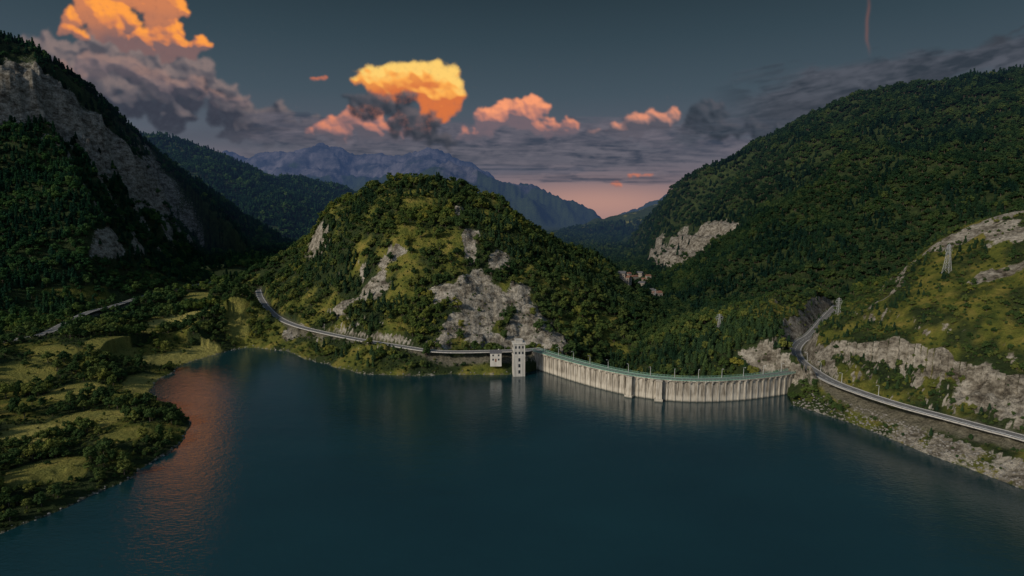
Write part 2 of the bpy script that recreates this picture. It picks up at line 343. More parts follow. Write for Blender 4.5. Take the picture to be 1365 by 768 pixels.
c=mixc(nt,att(nt,'grass'),floor,gr)
c=mixc(nt,att(nt,'field'),c,fl)
ma=N(nt,'ShaderNodeMath',operation='MULTIPLY_ADD'); nt.links.new(nR2,ma.inputs[0]); ma.inputs[1].default_value=1.6; ma.inputs[2].default_value=-.8
ad=N(nt,'ShaderNodeMath',operation='ADD'); nt.links.new(ma.outputs[0],ad.inputs[0]); nt.links.new(att(nt,'rock'),ad.inputs[1])
c=mixc(nt,maprange(nt,ad.outputs[0],.4,.7),c,rkc)
c=mixc(nt,att(nt,'roadm'),c,ramp(nt,nB,[(.3,(.09,.085,.06)),(.7,(.2,.185,.14))]))
bumpsum=N(nt,'ShaderNodeMath',operation='ADD'); nt.links.new(nR,bumpsum.inputs[0]); nt.links.new(nR2,bumpsum.inputs[1])
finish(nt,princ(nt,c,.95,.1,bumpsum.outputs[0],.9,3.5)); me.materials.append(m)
# ================= WATER ==================
def offset(P,o):
    d=np.gradient(P,axis=0); n=np.stack([-d[:,1],d[:,0]],1)/(np.linalg.norm(d,axis=1)[:,None]+1e-9)
    t=np.arange(len(P)); w=np.minimum(1,np.minimum(t,len(P)-1-t)/4.); return P+n*(o*w)[:,None]
wl=offset(LS[::2],6); wr=offset(RS[::2],6)
dn=np.gradient(DAM,axis=0); dn=np.stack([-dn[:,1],dn[:,0]],1)/np.linalg.norm(dn,axis=1)[:,None]
if dn[len(dn)//2,1]<0: dn=-dn
WP=np.concatenate([wl,DAM[4:-4]+dn[4:-4]*1.0,wr])
bm=bmesh.new(); vs=[bm.verts.new((a,b,0)) for a,b in WP]; f=bm.faces.new(vs); bmesh.ops.triangulate(bm,faces=[f]); bmesh.ops.recalc_face_normals(bm,faces=bm.faces)
me2=bpy.data.meshes.new('lake_water'); bm.to_mesh(me2); bm.free()
if me2.polygons[0].normal.z<0: me2.flip_normals()
link(bpy.data.objects.new('lake_water',me2))
m,nt=newmat('reservoir_water'); 
p1=pos(nt,(.45,1.0,1)); n1_=noise(nt,1.0,3,p1,.6); p2=pos(nt,(1,1.6,1)); n2_=noise(nt,.12,3,p2,.55)
s=N(nt,'ShaderNodeMath',operation='MULTIPLY_ADD'); nt.links.new(n2_,s.inputs[0]); s.inputs[1].default_value=1.2; nt.links.new(n1_,s.inputs[2])
pr=N(nt,'ShaderNodeBsdfPrincipled'); nt.links.new(ramp(nt,noise(nt,.01,3,p2),[(.3,(.004,.023,.030)),(.7,(.006,.034,.042))]),pr.inputs['Base Color']); pr.inputs['Roughness'].default_value=.08; pr.inputs['IOR'].default_value=2.0
bu=N(nt,'ShaderNodeBump'); bu.inputs['Strength'].default_value=.6; bu.inputs['Distance'].default_value=.15; nt.links.new(s.outputs[0],bu.inputs['Height']); nt.links.new(bu.outputs[0],pr.inputs['Normal'])
finish(nt,pr.outputs[0],False); me2.materials.append(m)
# ================= ROADS ==================
asph=simple('asphalt',(.10,.10,.098),(.17,.168,.16),1.2,.85); dirt=simple('dirt_track',(.18,.15,.10),(.3,.26,.18),1.)
paint=simple('road_paint',(.6,.6,.58),(.8,.8,.78),3.); conc=simple('kerb_concrete',(.3,.29,.27),(.45,.43,.4),1.)
steel=simple('galvanised_steel',(.30,.31,.32),(.42,.43,.44),2.,.5,.5)
def frames(C):
    d=np.gradient(C[:,:2],axis=0); d/=np.linalg.norm(d,axis=1)[:,None]+1e-9; return d,np.stack([-d[:,1],d[:,0]],1)
def ribbon(name,C,o1,o2,z,mat,thick=0,parent=None,seg=None):
    d,n=frames(C); V=[];Fc=[]
    for i in range(len(C)):
        for o,zz in ((o1,z),(o2,z)) + (((o2,z-thick),(o1,z-thick)) if thick else ()):
            V.append((C[i,0]+n[i,0]*o,C[i,1]+n[i,1]*o,C[i,2]+zz))
    k=4 if thick else 2
    for i in range(len(C)-1):
        if seg and (i//seg)%2: continue
        a=i*k;b=(i+1)*k
        if thick:
            for q in range(4): Fc.append((a+q,b+q,b+(q+1)%4,a+(q+1)%4))
        else: Fc.append((a,b,b+1,a+1))
    return mesh_obj(name,V,Fc,mat,parent=parent)
for k,r in ROADS.items():
    C=r['C']; w=r['w']/2; e=link(bpy.data.objects.new(k,None))
    ribbon('carriageway',C,w,-w,0.02,dirt if k=='farm_track' else asph,.6,e)
    if k!='farm_track':
        ribbon('edge_line_a',C,w-.25,w-.42,.03,paint,0,e); ribbon('edge_line_b',C,-w+.42,-w+.25,.03,paint,0,e)
    if k=='valley_road': ribbon('centre_line',C,.08,-.08,.03,paint,0,e,1)
    if k in('valley_road','lakeside_road'):
        ribbon('kerb_a',C,w+.35,w+.003,.15,conc,.5,e); ribbon('kerb_b',C,-w-.003,-w-.35,.15,conc,.5,e)
def box(V,Fc,c,ax,ay,az_,sx,sy,sz_):
    c=np.array(c,float); ax,ay,az_=[np.array(t,float) for t in (ax,ay,az_)]; b=len(V)
    for k in (-1,1):
        for i,j in ((-1,-1),(1,-1),(1,1),(-1,1)): V.append(c+ax*sx/2*i+ay*sy/2*j+az_*sz_/2*k)
    for f in ((0,3,2,1),(4,5,6,7),(0,1,5,4),(1,2,6,5),(2,3,7,6),(3,0,4,7)): Fc.append(tuple(b+q for q in f))
def beam(V,Fc,p,q,w):
    p=np.array(p,float);q=np.array(q,float); d=q-p; L=np.linalg.norm(d); d/=L; a=np.cross(d,(0,0,1) if abs(d[2])<.9 else (1,0,0)); a/=np.linalg.norm(a); b=np.cross(d,a); box(V,Fc,(p+q)/2,a,b,d,w,w,L)
Z=(0,0,1)
def guard(C,o):
    V=[];Fc=[]; d,n=frames(C)
    for i in range(len(C)):
        p_=C[i]+np.array([n[i,0]*o,n[i,1]*o,0]); box(V,Fc,p_+np.array([0,0,.35]),(1,0,0),(0,1,0),Z,.12,.12,1.)
        if i<len(C)-1:
            q_=C[i+1]+np.array([n[i+1,0]*o,n[i+1,1]*o,0]); beam(V,Fc,p_+np.array([0,0,.75]),q_+np.array([0,0,.75]),.22)
    mesh_obj('guard_rail',V,Fc,steel)
guard(ROADS['valley_road']['C'][:-10],3.9)
# ================= DAM ==================
m,nt=newmat('dam_concrete'); p=pos(nt,(1,1,.10)); a_=noise(nt,.35,5,p,.7); b_=noise(nt,1.8,4,p,.6); g=N(nt,'ShaderNodeNewGeometry'); sx=N(nt,'ShaderNodeSeparateXYZ'); nt.links.new(g.outputs['Position'],sx.inputs[0])
col=ramp(nt,a_,[(.34,(.14,.125,.10)),(.46,(.33,.30,.25)),(.6,(.48,.445,.38))])
col=mixc(nt,.75,col,ramp(nt,b_,[(.38,(.35,.32,.28)),(.6,(1,1,1))]),'MULTIPLY')
wt_=N(nt,'ShaderNodeMath',operation='MULTIPLY_ADD'); nt.links.new(noise(nt,.15,3,pos(nt)),wt_.inputs[0]); wt_.inputs[1].default_value=3.; nt.links.new(sx.outputs[2],wt_.inputs[2])
col=mixc(nt,maprange(nt,wt_.outputs[0],4.0,5.6,.35,0.),col,(.55,.51,.43))
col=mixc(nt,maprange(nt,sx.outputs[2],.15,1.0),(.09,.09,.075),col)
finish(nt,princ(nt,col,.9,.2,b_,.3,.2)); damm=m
green=simple('green_painted_rail',(.12,.24,.18),(.2,.34,.27),1.,.6)
dam=link(bpy.data.objects.new('arch_dam',None))
C=resample(np.c_[DAM,np.full(len(DAM),12.6)],2.0); d_,n_=frames(C)
if n_[len(n_)//2,1]<0: n_=-n_
def sect(prof,name,mat):
    V=[];Fc=[];k=len(prof)
    for i in range(len(C)):
        for o,z in prof: V.append((C[i,0]+n_[i,0]*o,C[i,1]+n_[i,1]*o,z))
    for i in range(len(C)-1):
        for q in range(k): Fc.append((i*k+q,(i+1)*k+q,(i+1)*k+(q+1)%k,i*k+(q+1)%k))
    Fc.append(tuple(range(k))); Fc.append(tuple((len(C)-1)*k+q for q in range(k)))
    ob=mesh_obj(name,V,Fc,mat,parent=dam); b=bmesh.new(); b.from_mesh(ob.data); bmesh.ops.recalc_face_normals(b,faces=b.faces); b.to_mesh(ob.data); b.free()
sect([(.35,-24),(.35,11.6),(4.3,11.6),(4.3,6),(9,-24)],'arch_wall',damm)
sect([(-.75,11.603),(-.75,12.1),(5.2,12.1),(5.2,11.603)],'deck_slab',damm)
sect([(.1,12.104),(.1,12.26),(4.4,12.26),(4.4,12.104)],'deck_road',asph)
for o in (-.7,4.85):
    sect([(o,12.103),(o,12.5),(o+.3,12.5),(o+.3,12.103)],'parapet',green)
V=[];Fc=[]
for o in (-.55,5.0):
    for i in range(len(C)):
        p_=np.array([C[i,0]+n_[i,0]*o,C[i,1]+n_[i,1]*o,12.95]); box(V,Fc,p_,(1,0,0),(0,1,0),Z,.1,.1,.9)
        if i<len(C)-1:
            q_=np.array([C[i+1,0]+n_[i+1,0]*o,C[i+1,1]+n_[i+1,1]*o,13.35]); beam(V,Fc,(p_[0],p_[1],13.35),q_,.12)
            beam(V,Fc,(p_[0],p_[1],12.95),(q_[0],q_[1],12.95),.07)
mesh_obj('railing',V,Fc,green,parent=dam)
V=[];Fc=[]
for i in range(1,len(C)-1,2):
    c_=np.array([C[i,0],C[i,1],0]); nn_=np.array([n_[i,0],n_[i,1],0]); tt_=np.array([d_[i,0],d_[i,1],0])
    box(V,Fc,c_+nn_*.12+np.array([0,0,5]),tt_,nn_,Z,.8,.5,12)
    box(V,Fc,c_-nn_*.2+np.array([0,0,11.05]),tt_,nn_,Z,.7,1.08,1.1)
    for s in (-1,1):
        box(V,Fc,c_-nn_*.05+tt_*s*.75+np.array([0,0,11.3]),tt_,nn_,Z,.7,.8,.6)
mesh_obj('buttress_ribs',V,Fc,damm,parent=dam)
V=[];Fc=[]; tA=[int(len(C)*.45),int(len(C)*.49),int(len(C)*.53)]
for i in (tA[0],tA[2]):
    c_=np.array([C[i,0],C[i,1],0]); nn_=np.array([n_[i,0],n_[i,1],0]); tt_=np.array([d_[i,0],d_[i,1],0])
    box(V,Fc,c_-nn_*1.3+np.array([0,0,3.0]),tt_,nn_,Z,3.2,3.4,17.2)
    box(V,Fc,c_-nn_*1.5+np.array([0,0,11.9]),tt_,nn_,Z,3.8,4.2,.5)
    box(V,Fc,c_-nn_*1.5+np.array([0,0,.6]),tt_,nn_,Z,4.4,4.6,1.6)
mesh_obj('outlet_piers',V,Fc,damm,parent=dam)
lampm=simple('lamp_metal',(.4,.41,.4),(.55,.56,.55),2.,.5,.5)
def lamp(x,y,z,dx,dy):
    V=[];Fc=[]
    for k in range(5): box(V,Fc,(0,0,k*1.0+.5),(1,0,0),(0,1,0),Z,.2-.02*k,.2-.02*k,1.0-.003)
    box(V,Fc,(0,0,.1),(1,0,0),(0,1,0),Z,.4,.4,.2)
    beam(V,Fc,(0,0,5.0),(dx*.6,dy*.6,5.35),.1); beam(V,Fc,(dx*.6,dy*.6,5.35),(dx*1.2,dy*1.2,5.4),.09)
    a=np.array([dx,dy,0.]); b=np.array([-dy,dx,0.]); box(V,Fc,(dx*1.4,dy*1.4,5.38),a,b,Z,.8,.32,.16)
    ob=mesh_obj('street_lamp',V,Fc,lampm); ob.location=(x,y,z)
for i in range(4,len(C)-3,7):
    lamp(C[i,0]+n_[i,0]*4.65,C[i,1]+n_[i,1]*4.65,12.1,-n_[i,0],-n_[i,1])
RC=ROADS['valley_road']['C']; rd,rn=frames(RC)
for i in (100,92,84,76): 
    if i<len(RC): lamp(RC[i,0]-rn[i,0]*4,RC[i,1]-rn[i,1]*4,RC[i,2]-.1,rn[i,0],rn[i,1])
# ================= BUILDINGS ==================
wallm=simple('rendered_wall',(.38,.36,.32),(.56,.54,.49),.6,.9,stretch=(1,1,.25)); stone=simple('pale_concrete',(.27,.26,.23),(.47,.45,.41),.5,.9,stretch=(1,1,.2))
vwall=simple('village_wall',(.16,.14,.12),(.34,.30,.25),.2,.9)
glass=simple('dark_window',(.015,.018,.022),(.03,.035,.04),1.,.15,.5); tile=simple('clay_roof_tiles',(.12,.06,.04),(.22,.11,.075),2.); slate=simple('slate_roof',(.06,.06,.065),(.12,.12,.125),2.)
ax_=(1,0,0); ay_=(0,1,0)
def part(name,par,boxes,mat):
    V=[];Fc=[]
    for c,s in boxes: box(V,Fc,c,ax_,ay_,Z,*s)
    return mesh_obj(name,V,Fc,mat,parent=par)
tw=link(bpy.data.objects.new('intake_tower',None)); tw.location=(4.2,356.5,0); tw.rotation_euler=(0,0,.12)
part('shaft',tw,[((0,0,6),(7.4,7.4,30))],stone)
part('cornice',tw,[((0,0,21.3),(8.2,8.2,.6)),((0,0,13.2),(7.9,7.9,.35)),((0,0,23.2),(5.0,5.0,.3))],wallm)
part('roof_room',tw,[((0,0,22.3),(4.4,4.4,1.5))],stone)
part('pilasters',tw,[((x,-3.76,6.5),(.5,.12,28)) for x in (-3.4,3.4)]+[((x,-3.76,4),(.35,.1,18)) for x in (-1.5,1.5)],wallm)
part('windows',tw,[((x,-3.71,z),(1.1,.1,1.6)) for z in (15.3,18.9) for x in (-2.2,0,2.2)]+[((0,-3.71,z),(1.3,.1,2.2)) for z in (3,7,10.8)]+[((-3.71,x,z),(.1,1.1,1.6)) for z in (15.3,18.9) for x in (-2.,0,2.)],glass)
part('gantry_bridge',tw,[((0,7.5,12.3),(2.6,7.8,.4)),((-1.25,7.5,13),(.1,7.8,1)),((1.25,7.5,13),(.1,7.8,1))],stone)
def house(name,x,y,z,w,dp,hh,rot,roofm,rh=1.8,wm=None):
    e=link(bpy.data.objects.new(name,None)); e.location=(x,y,z); e.rotation_euler=(0,0,rot)
    part('walls',e,[((0,0,hh/2-1.5),(w,dp,hh+3))],wm or wallm)
    V=[(-w/2-.4,-dp/2-.4,hh+.003),(w/2+.4,-dp/2-.4,hh+.003),(w/2+.4,dp/2+.4,hh+.003),(-w/2-.4,dp/2+.4,hh+.003),(-w/2-.2,0,hh+rh),(w/2+.2,0,hh+rh)]
    mesh_obj('roof',V,[(0,1,5,4),(2,3,4,5),(0,4,3),(1,2,5),(3,2,1,0)],roofm,parent=e)
    nf=max(1,int(hh/2.8)); nw=max(2,int(w/2.6)); b=[]
    for f_ in range(nf):
        for i in range(nw):
            xx=-w/2+w*(i+.5)/nw
            b.append(((xx,-dp/2-.02,1.5+2.8*f_),(1.0,.08,1.2))); b.append(((xx,dp/2+.02,1.5+2.8*f_),(1.0,.08,1.2)))
        for s in(-1,1): b.append(((s*(w/2+.02),0,1.5+2.8*f_),(.08,1.,1.2)))
    part('windows',e,b,glass); part('door',e,[((-w/2+w*(.98)/nw,-dp/2-.03,1.0),(1.0,.08,2.0))],tile); part('chimney',e,[((w*.25,.6,hh+rh*.8),(.7,.7,1.6))],wm or wallm)
house('gatekeeper_house',-10.5,361,8.2,7.2,6,5.6,.05,slate,1.5)
k=0; HOUSES=[]
for a,b in [(829,372),(838,370),(846,374),(853,369),(858,377),(864,372),(868,392),(876,397),(835,377),(856,383)]:
    q=onground(a,b,600,1500); HOUSES.append(q); house('village_house',q[0],q[1],q[2]+.3,rng.uniform(7,12),rng.uniform(7,9),rng.uniform(5,7),rng.uniform(-.7,.7),tile if k%3 else slate,2.6,vwall); k+=1
# ================= PYLONS ==================
def pylon(q,hh,rot):
    x,y,z=q
    V=[];Fc=[]; b=hh*.085; t=hh*.022; lv=[0,.2,.38,.54,.68,.8,.9,1.]; w=.10
    def cor(f):
        s=(b*(1-f)**1.15+t)*1.0; return [np.array([sx_*s,sy_*s,f*hh]) for sx_,sy_ in ((-1,-1),(1,-1),(1,1),(-1,1))]
    for i in range(len(lv)-1):
        A_=cor(lv[i]);B_=cor(lv[i+1])
        for k in range(4):
            beam(V,Fc,A_[k],B_[k],w*1.2); beam(V,Fc,A_[k],B_[(k+1)%4],w*.55); beam(V,Fc,A_[(k+1)%4],B_[k],w*.55); beam(V,Fc,B_[k],B_[(k+1)%4],w*.6)
    for f,L in ((.72,.17),(.83,.21),(.94,.14)):
        for s in (-1,1):
            for yy in (-.3,.3): beam(V,Fc,(0,yy,f*hh),(s*L*hh,0,f*hh+.2),w*.8); beam(V,Fc,(0,yy,(f+.05)*hh),(s*L*hh,0,f*hh+.2),w*.7)
            beam(V,Fc,(s*L*hh,0,f*hh+.1),(s*L*hh,0,f*hh-1.3),.14)
    beam(V,Fc,(0,0,hh),(0,0,hh*1.05),w)
    ob=mesh_obj('electricity_pylon',V,Fc,steel); ob.location=(x,y,z-.5); ob.rotation_euler=(0,0,rot); return ob
PY=[]
for a,b,y0,y1,hh,ro in [(1262,364,250,400,16.5,.5),(1117,421,300,420,12,.2),(958,446,400,800,12,.1),(873,401,500,1000,15,.2)]:
    q=onground(a,b,y0,y1); PY.append(q); pylon(q,hh,ro)
# ================= TREES ==================
def leafmat(name,cols):
    m,nt=newmat(name); oi=N(nt,'ShaderNodeObjectInfo')
    c=ramp(nt,oi.outputs['Random'],cols)
    n=noise(nt,.016,4,pos(nt),.6); c=mixc(nt,1.,c,ramp(nt,n,[(.34,(.52,.64,.66)),(.5,(.95,.98,.95)),(.66,(1.55,1.35,.95))]),'MULTIPLY')
    # foliage multiplied darker and bluer towards the east and west sides
    g=N(nt,'ShaderNodeNewGeometry'); sx=N(nt,'ShaderNodeSeparateXYZ'); nt.links.new(g.outputs['Position'],sx.inputs[0])
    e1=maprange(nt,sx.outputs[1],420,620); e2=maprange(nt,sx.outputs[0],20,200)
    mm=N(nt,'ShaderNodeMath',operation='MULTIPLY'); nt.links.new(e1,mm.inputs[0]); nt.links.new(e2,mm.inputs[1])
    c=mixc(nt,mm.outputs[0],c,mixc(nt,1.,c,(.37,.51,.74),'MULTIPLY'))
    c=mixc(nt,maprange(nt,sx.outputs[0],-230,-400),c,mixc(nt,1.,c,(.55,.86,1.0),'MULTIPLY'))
    d=N(nt,'ShaderNodeBsdfDiffuse'); nt.links.new(c,d.inputs[0]); tr=N(nt,'ShaderNodeBsdfTranslucent'); nt.links.new(c,tr.inputs[0])
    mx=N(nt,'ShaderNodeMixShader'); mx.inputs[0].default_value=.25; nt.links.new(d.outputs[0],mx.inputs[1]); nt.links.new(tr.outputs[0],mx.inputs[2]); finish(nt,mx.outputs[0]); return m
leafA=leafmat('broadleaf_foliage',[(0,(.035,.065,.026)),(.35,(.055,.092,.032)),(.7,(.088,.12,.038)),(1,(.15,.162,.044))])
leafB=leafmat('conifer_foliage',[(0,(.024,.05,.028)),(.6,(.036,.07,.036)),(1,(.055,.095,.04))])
bark=simple('bark',(.05,.04,.03),(.11,.09,.07),3.)
protoA=bpy.data.collections.new('broadleaf_prototypes'); protoB=bpy.data.collections.new('conifer_prototypes'); protoC=bpy.data.collections.new('boulder_prototypes')
def ico(sub=1):
    b=bmesh.new(); bmesh.ops.create_icosphere(b,subdivisions=sub,radius=1); v=np.array([x.co[:] for x in b.verts]); f=[tuple(q.index for q in p.verts) for p in b.faces]; b.free(); return v,f
IV,IF=ico(1)
def tree_mesh(V,Fc,mats,leaf,name,coll):
    me=bpy.data.meshes.new(name); me.from_pydata([tuple(map(float,v)) for v in V],[],Fc); me.materials.append(bark); me.materials.append(leaf)
    me.polygons.foreach_set('material_index',mats); me.update(); ob=bpy.data.objects.new(name,me); coll.objects.link(ob); return ob
def cone(V,Fc,mats,p,q,r1,r2,n=5):
    p=np.array(p,float);q=np.array(q,float);d=q-p;d/=np.linalg.norm(d);a=np.cross(d,(0,0,1) if abs(d[2])<.9 else (1,0,0));a/=np.linalg.norm(a);b=np.cross(d,a);s=len(V)
    for c,r in ((p,r1),(q,r2)):
        for k in range(n): t=2*math.pi*k/n; V.append(c+(a*math.cos(t)+b*math.sin(t))*r)
    for k in range(n): Fc.append((s+k,s+(k+1)%n,s+n+(k+1)%n,s+n+k)); mats.append(0)
for v in range(5):
    r=np.random.default_rng(100+v); V=[];Fc=[];mt_=[]
    cone(V,Fc,mt_,(0,0,-.08),(0,0,.45),.035,.02,6)
    wd=r.uniform(.33,.45); cs=[]
    nb=r.integers(8,12)
    for k in range(nb):
        a=r.uniform(0,2*math.pi); zz=r.uniform(.3,.85); rr=wd*math.sqrt(max(.05,1-((zz-.5)/.48)**2))*r.uniform(.35,.8)
        cs.append((np.array([rr*math.cos(a),rr*math.sin(a),zz]),r.uniform(.12,.2)))
    cs.append((np.array([0,0,.82]),.16)); cs.append((np.array([0,0,.5]),.26))
    for c,s in cs:
        cone(V,Fc,mt_,(0,0,min(.4,c[2]*.6)),c,.014,.005,4)
        b=len(V)
        for q in IV*(1+r.uniform(-.25,.2,(len(IV),1))): V.append(c+q*s*.72*np.array([1,1,.85]))
        for f in IF: Fc.append(tuple(b+i for i in f)); mt_.append(1)
        for k in range(40):
            d=r.normal(size=3); d[2]=abs(d[2])*1.0-.25; d/=np.linalg.norm(d); pc=c+d*s*r.uniform(.75,1.12)*np.array([1,1,.88])
            nrm=d+r.normal(size=3)*.55; nrm/=np.linalg.norm(nrm); t=np.cross(nrm,r.normal(size=3)); t/=np.linalg.norm(t); u_=np.cross(nrm,t); e=s*r.uniform(.16,.30); b=len(V)
            V+= [pc-t*e-u_*e*.6,pc+t*e*.8-u_*e*.7,pc+t*e+u_*e*.7,pc-t*e*.7+u_*e]; Fc.append((b,b+1,b+2,b+3)); mt_.append(1)
    tree_mesh(V,Fc,mt_,leafA,'broadleaf_tree_%s'%'abcde'[v],protoA)
for v in range(3):
    r=np.random.default_rng(200+v); V=[];Fc=[];mt_=[]; cone(V,Fc,mt_,(0,0,-.08),(0,0,.95),.025,.004,6)
    nl=11; wd=r.uniform(.17,.23)
    for l in range(nl):
        z=.16+.8*l/nl; rad_=wd*(1-l/nl)**.8+.02; nn2=11 if l<7 else 7
        for k in range(nn2):
            a=2*math.pi*(k+r.uniform(-.3,.3))/nn2; L=rad_*r.uniform(.75,1.2); ca,sa=math.cos(a),math.sin(a); w=L*.34; dz=-L*.35; b=len(V)
            V+=[np.array([0,0,z+.05]),np.array([ca*L*.6-sa*w,sa*L*.6+ca*w,z+dz*.4]),np.array([ca*L,sa*L,z+dz]),np.array([ca*L*.6+sa*w,sa*L*.6-ca*w,z+dz*.4+.02])]
            Fc.append((b,b+1,b+2,b+3)); mt_.append(1)
            for j in range(2):
                pc=np.array([ca*L*r.uniform(.4,.9),sa*L*r.uniform(.4,.9),z+dz*.5+r.uniform(-.02,.03)]); t=r.normal(size=3)*.035; u_=r.normal(size=3)*.035; b=len(V); V+=[pc-t,pc+u_,pc+t,pc-u_]; Fc.append((b,b+1,b+2,b+3)); mt_.append(1)
    tree_mesh(V,Fc,mt_,leafB,'conifer_tree_%s'%'abc'[v],protoB)
boulm=simple('boulder_rock',(.10,.095,.085),(.26,.245,.22),.8)
IV2,IF2=ico(2)
for v in range(3):
    r=np.random.default_rng(300+v); q=IV2*np.array([1,.8,.65]); nrm_=r.normal(size=(7,3)); nrm_/=np.linalg.norm(nrm_,axis=1)[:,None]
    for n__ in nrm_:
        dd_=q@n__-.55; q=q-np.maximum(dd_,0)[:,None]*n__
    me_=bpy.data.meshes.new('boulder'); me_.from_pydata([tuple(map(float,t)) for t in q*.7],[],IF2); me_.materials.append(boulm); ob=bpy.data.objects.new('boulder_%d'%v,me_); protoC.objects.link(ob)
def scatter(name,pts,scl,coll,nvar):
    n=len(pts); me=bpy.data.meshes.new(name); me.vertices.add(n); me.vertices.foreach_set('co',pts.astype(np.float32).ravel())
    for nm,t,a in (('scl','FLOAT',scl),('rotz','FLOAT',rng.uniform(0,6.28,n)),('sq','FLOAT',rng.uniform(.8,1.15,n))):
        at=me.attributes.new(nm,t,'POINT'); at.data.foreach_set('value',np.asarray(a,dtype=np.float32))
    at=me.attributes.new('pick','INT','POINT'); at.data.foreach_set('value',rng.integers(0,nvar,n).astype(np.int32))
    ob=link(bpy.data.objects.new(name,me)); ng=bpy.data.node_groups.new(name+'_nodes','GeometryNodeTree')
    ng.interface.new_socket('Geometry',in_out='INPUT',socket_type='NodeSocketGeometry'); ng.interface.new_socket('Geometry',in_out='OUTPUT',socket_type='NodeSocketGeometry')
    gi=ng.nodes.new('NodeGroupInput'); go=ng.nodes.new('NodeGroupOutput'); ip=ng.nodes.new('GeometryNodeInstanceOnPoints'); ci=ng.nodes.new('GeometryNodeCollectionInfo'); ci.inputs[0].default_value=coll; ci.inputs['Separate Children'].default_value=True; ci.inputs['Reset Children'].default_value=True
    def na(nm,t):
        x=ng.nodes.new('GeometryNodeInputNamedAttribute'); x.data_type=t; x.inputs[0].default_value=nm; return [o for o in x.outputs if o.enabled][0]
    L=ng.links.new; L(gi.outputs[0],ip.inputs['Points']); L(ci.outputs[0],ip.inputs['Instance']); ip.inputs['Pick Instance'].default_value=True; L(na('pick','INT'),ip.inputs['Instance Index'])
    cr=ng.nodes.new('ShaderNodeCombineXYZ'); L(na('rotz','FLOAT'),cr.inputs[2]); L(cr.outputs[0],ip.inputs['Rotation'])
    cs=ng.nodes.new('ShaderNodeCombineXYZ'); mu=ng.nodes.new('ShaderNodeMath'); mu.operation='MULTIPLY'; s_=na('scl','FLOAT'); L(s_,mu.inputs[0]); L(na('sq','FLOAT'),mu.inputs[1]); L(s_,cs.inputs[0]); L(s_,cs.inputs[1]); L(mu.outputs[0],cs.inputs[2]); L(cs.outputs[0],ip.inputs['Scale'])
    L(ip.outputs[0],go.inputs[0]); md=ob.modifiers.new('scatter','NODES'); md.node_group=ng; return ob
dens=np.ones(h.shape)
clump=fbm(X/26,Y/26,3,101)
dens*=(1-sst(.3,.65,rock)*.95)*(1-np.clip(grass*1.3,0,.99))*(1-np.clip(roadm*1.6,0,1))
dens*=1-openg*.8
dens=np.where(low,dens*sst(-.35,.12,clump),dens)
dens=np.where(lakem|(shore_d<2.5)|(h<-30),0,dens); dens=np.where(damd<9,0,dens)
dens=np.where((np.abs(X-4)<9)&(np.abs(Y-360)<12),0,dens); dens=np.where((np.abs(X+10.5)<6)&(Y>346)&(Y<368),0,dens)
for q in HOUSES: dens=np.where((np.abs(X-q[0])<10)&(np.abs(Y-q[1]+12)<22),0,dens)
for q in PY: dens=np.where(np.hypot(X-q[0],Y-q[1])<5,0,dens)
for k in ('country_road','lakeside_road'):
    dv_,_,_=polydist(X,Y+5,[tuple(p) for p in ROADS[k]['C'][::4]]); dens=np.where(dv_<8,dens*.12,dens)
dens=np.where((R2>2800),0,dens); dens[NF:]=0; dens[:20]=0; dens[NF-20:]=0
spac=np.interp(R2,[150,350,600,1000,1600,3000],[3.6,3.9,4.8,6.3,8.5,12])
drr=np.gradient(R2,axis=1); dA=np.abs(np.gradient(A2,axis=0)); dA[NF-2:]=0
Wt=(dens*R2*drr*dA/spac**2); Wt[:, -1]=0; Wt[NF-1:]=0
conif=sst(-.05,.25,fbm(X/90,Y/90,3,111)+np.where(X<-300,.25,0)-np.where(low,.35,0))
def sample(W):
    flat=W[:NF-1].ravel(); tot=flat.sum(); n=int(tot); cum=np.cumsum(flat)/tot
    u=(np.arange(n)+rng.random(n))/n; idx=np.minimum(np.searchsorted(cum,u),len(flat)-1); i=idx//NR; j=np.minimum(idx%NR,NR-2); fa=rng.random(n); fr=rng.random(n)
    def bl(Q): return (Q[i,j]*(1-fa)+Q[i+1,j]*fa)*(1-fr)+(Q[i,j+1]*(1-fa)+Q[i+1,j+1]*fa)*fr
    return np.stack([bl(X),bl(Y),bl(h)],1),i,j
P1,i,j=sample(Wt*(1-conif*.75)); s1=spac[i,j]*(.95+1.05*rng.random(len(P1))**1.4)*np.where((X[i,j]>165)&(R2[i,j]<560),.55,1)*np.where(shore_d[i,j]<12,.8,1)
scatter('broadleaf_forest',P1-np.array([0,0,.1]),s1,protoA,5)
P2,i,j=sample(Wt*conif*.75); s2=spac[i,j]*rng.uniform(1.3,2.2,len(P2))*np.where((X[i,j]>165)&(R2[i,j]<560),.6,1)
scatter('conifer_forest',P2-np.array([0,0,.1]),s2,protoB,3)
Ws=np.where((R2<620)&(~lakem)&(shore_d>1)&(damd>7),1,0)*(1-np.clip(roadm*1.7,0,1))*(1-grass*.93)*(1-sst(.4,.8,rock)*.85)*(1-openg*.55)*R2*drr*dA/7.; Ws[NF-1:]=0; Ws[:20]=0; Ws[NF-20:]=0
Ws=Ws*np.where((np.abs(X-2)<12)&(np.abs(Y-360)<12),0,1)
P3,i,j=sample(Ws); scatter('shrubs',P3-np.array([0,0,.25]),rng.uniform(.9,2.2,len(P3)),protoA,5)
Wb=np.where((shore_d>-1.5)&(shore_d<9)&(X>120)&(Y<300)&(Y>150),1.,0)*R2*drr*dA/1.6+np.where((shore_d>-1.2)&(shore_d<.8)&(X<130)&(R2<480),1,0)*R2*drr*dA/6.; Wb[NF-1:]=0
P4,i,j=sample(Wb); scatter('shore_boulders',P4,rng.uniform(.35,1.15,len(P4))**1.2,protoC,3)
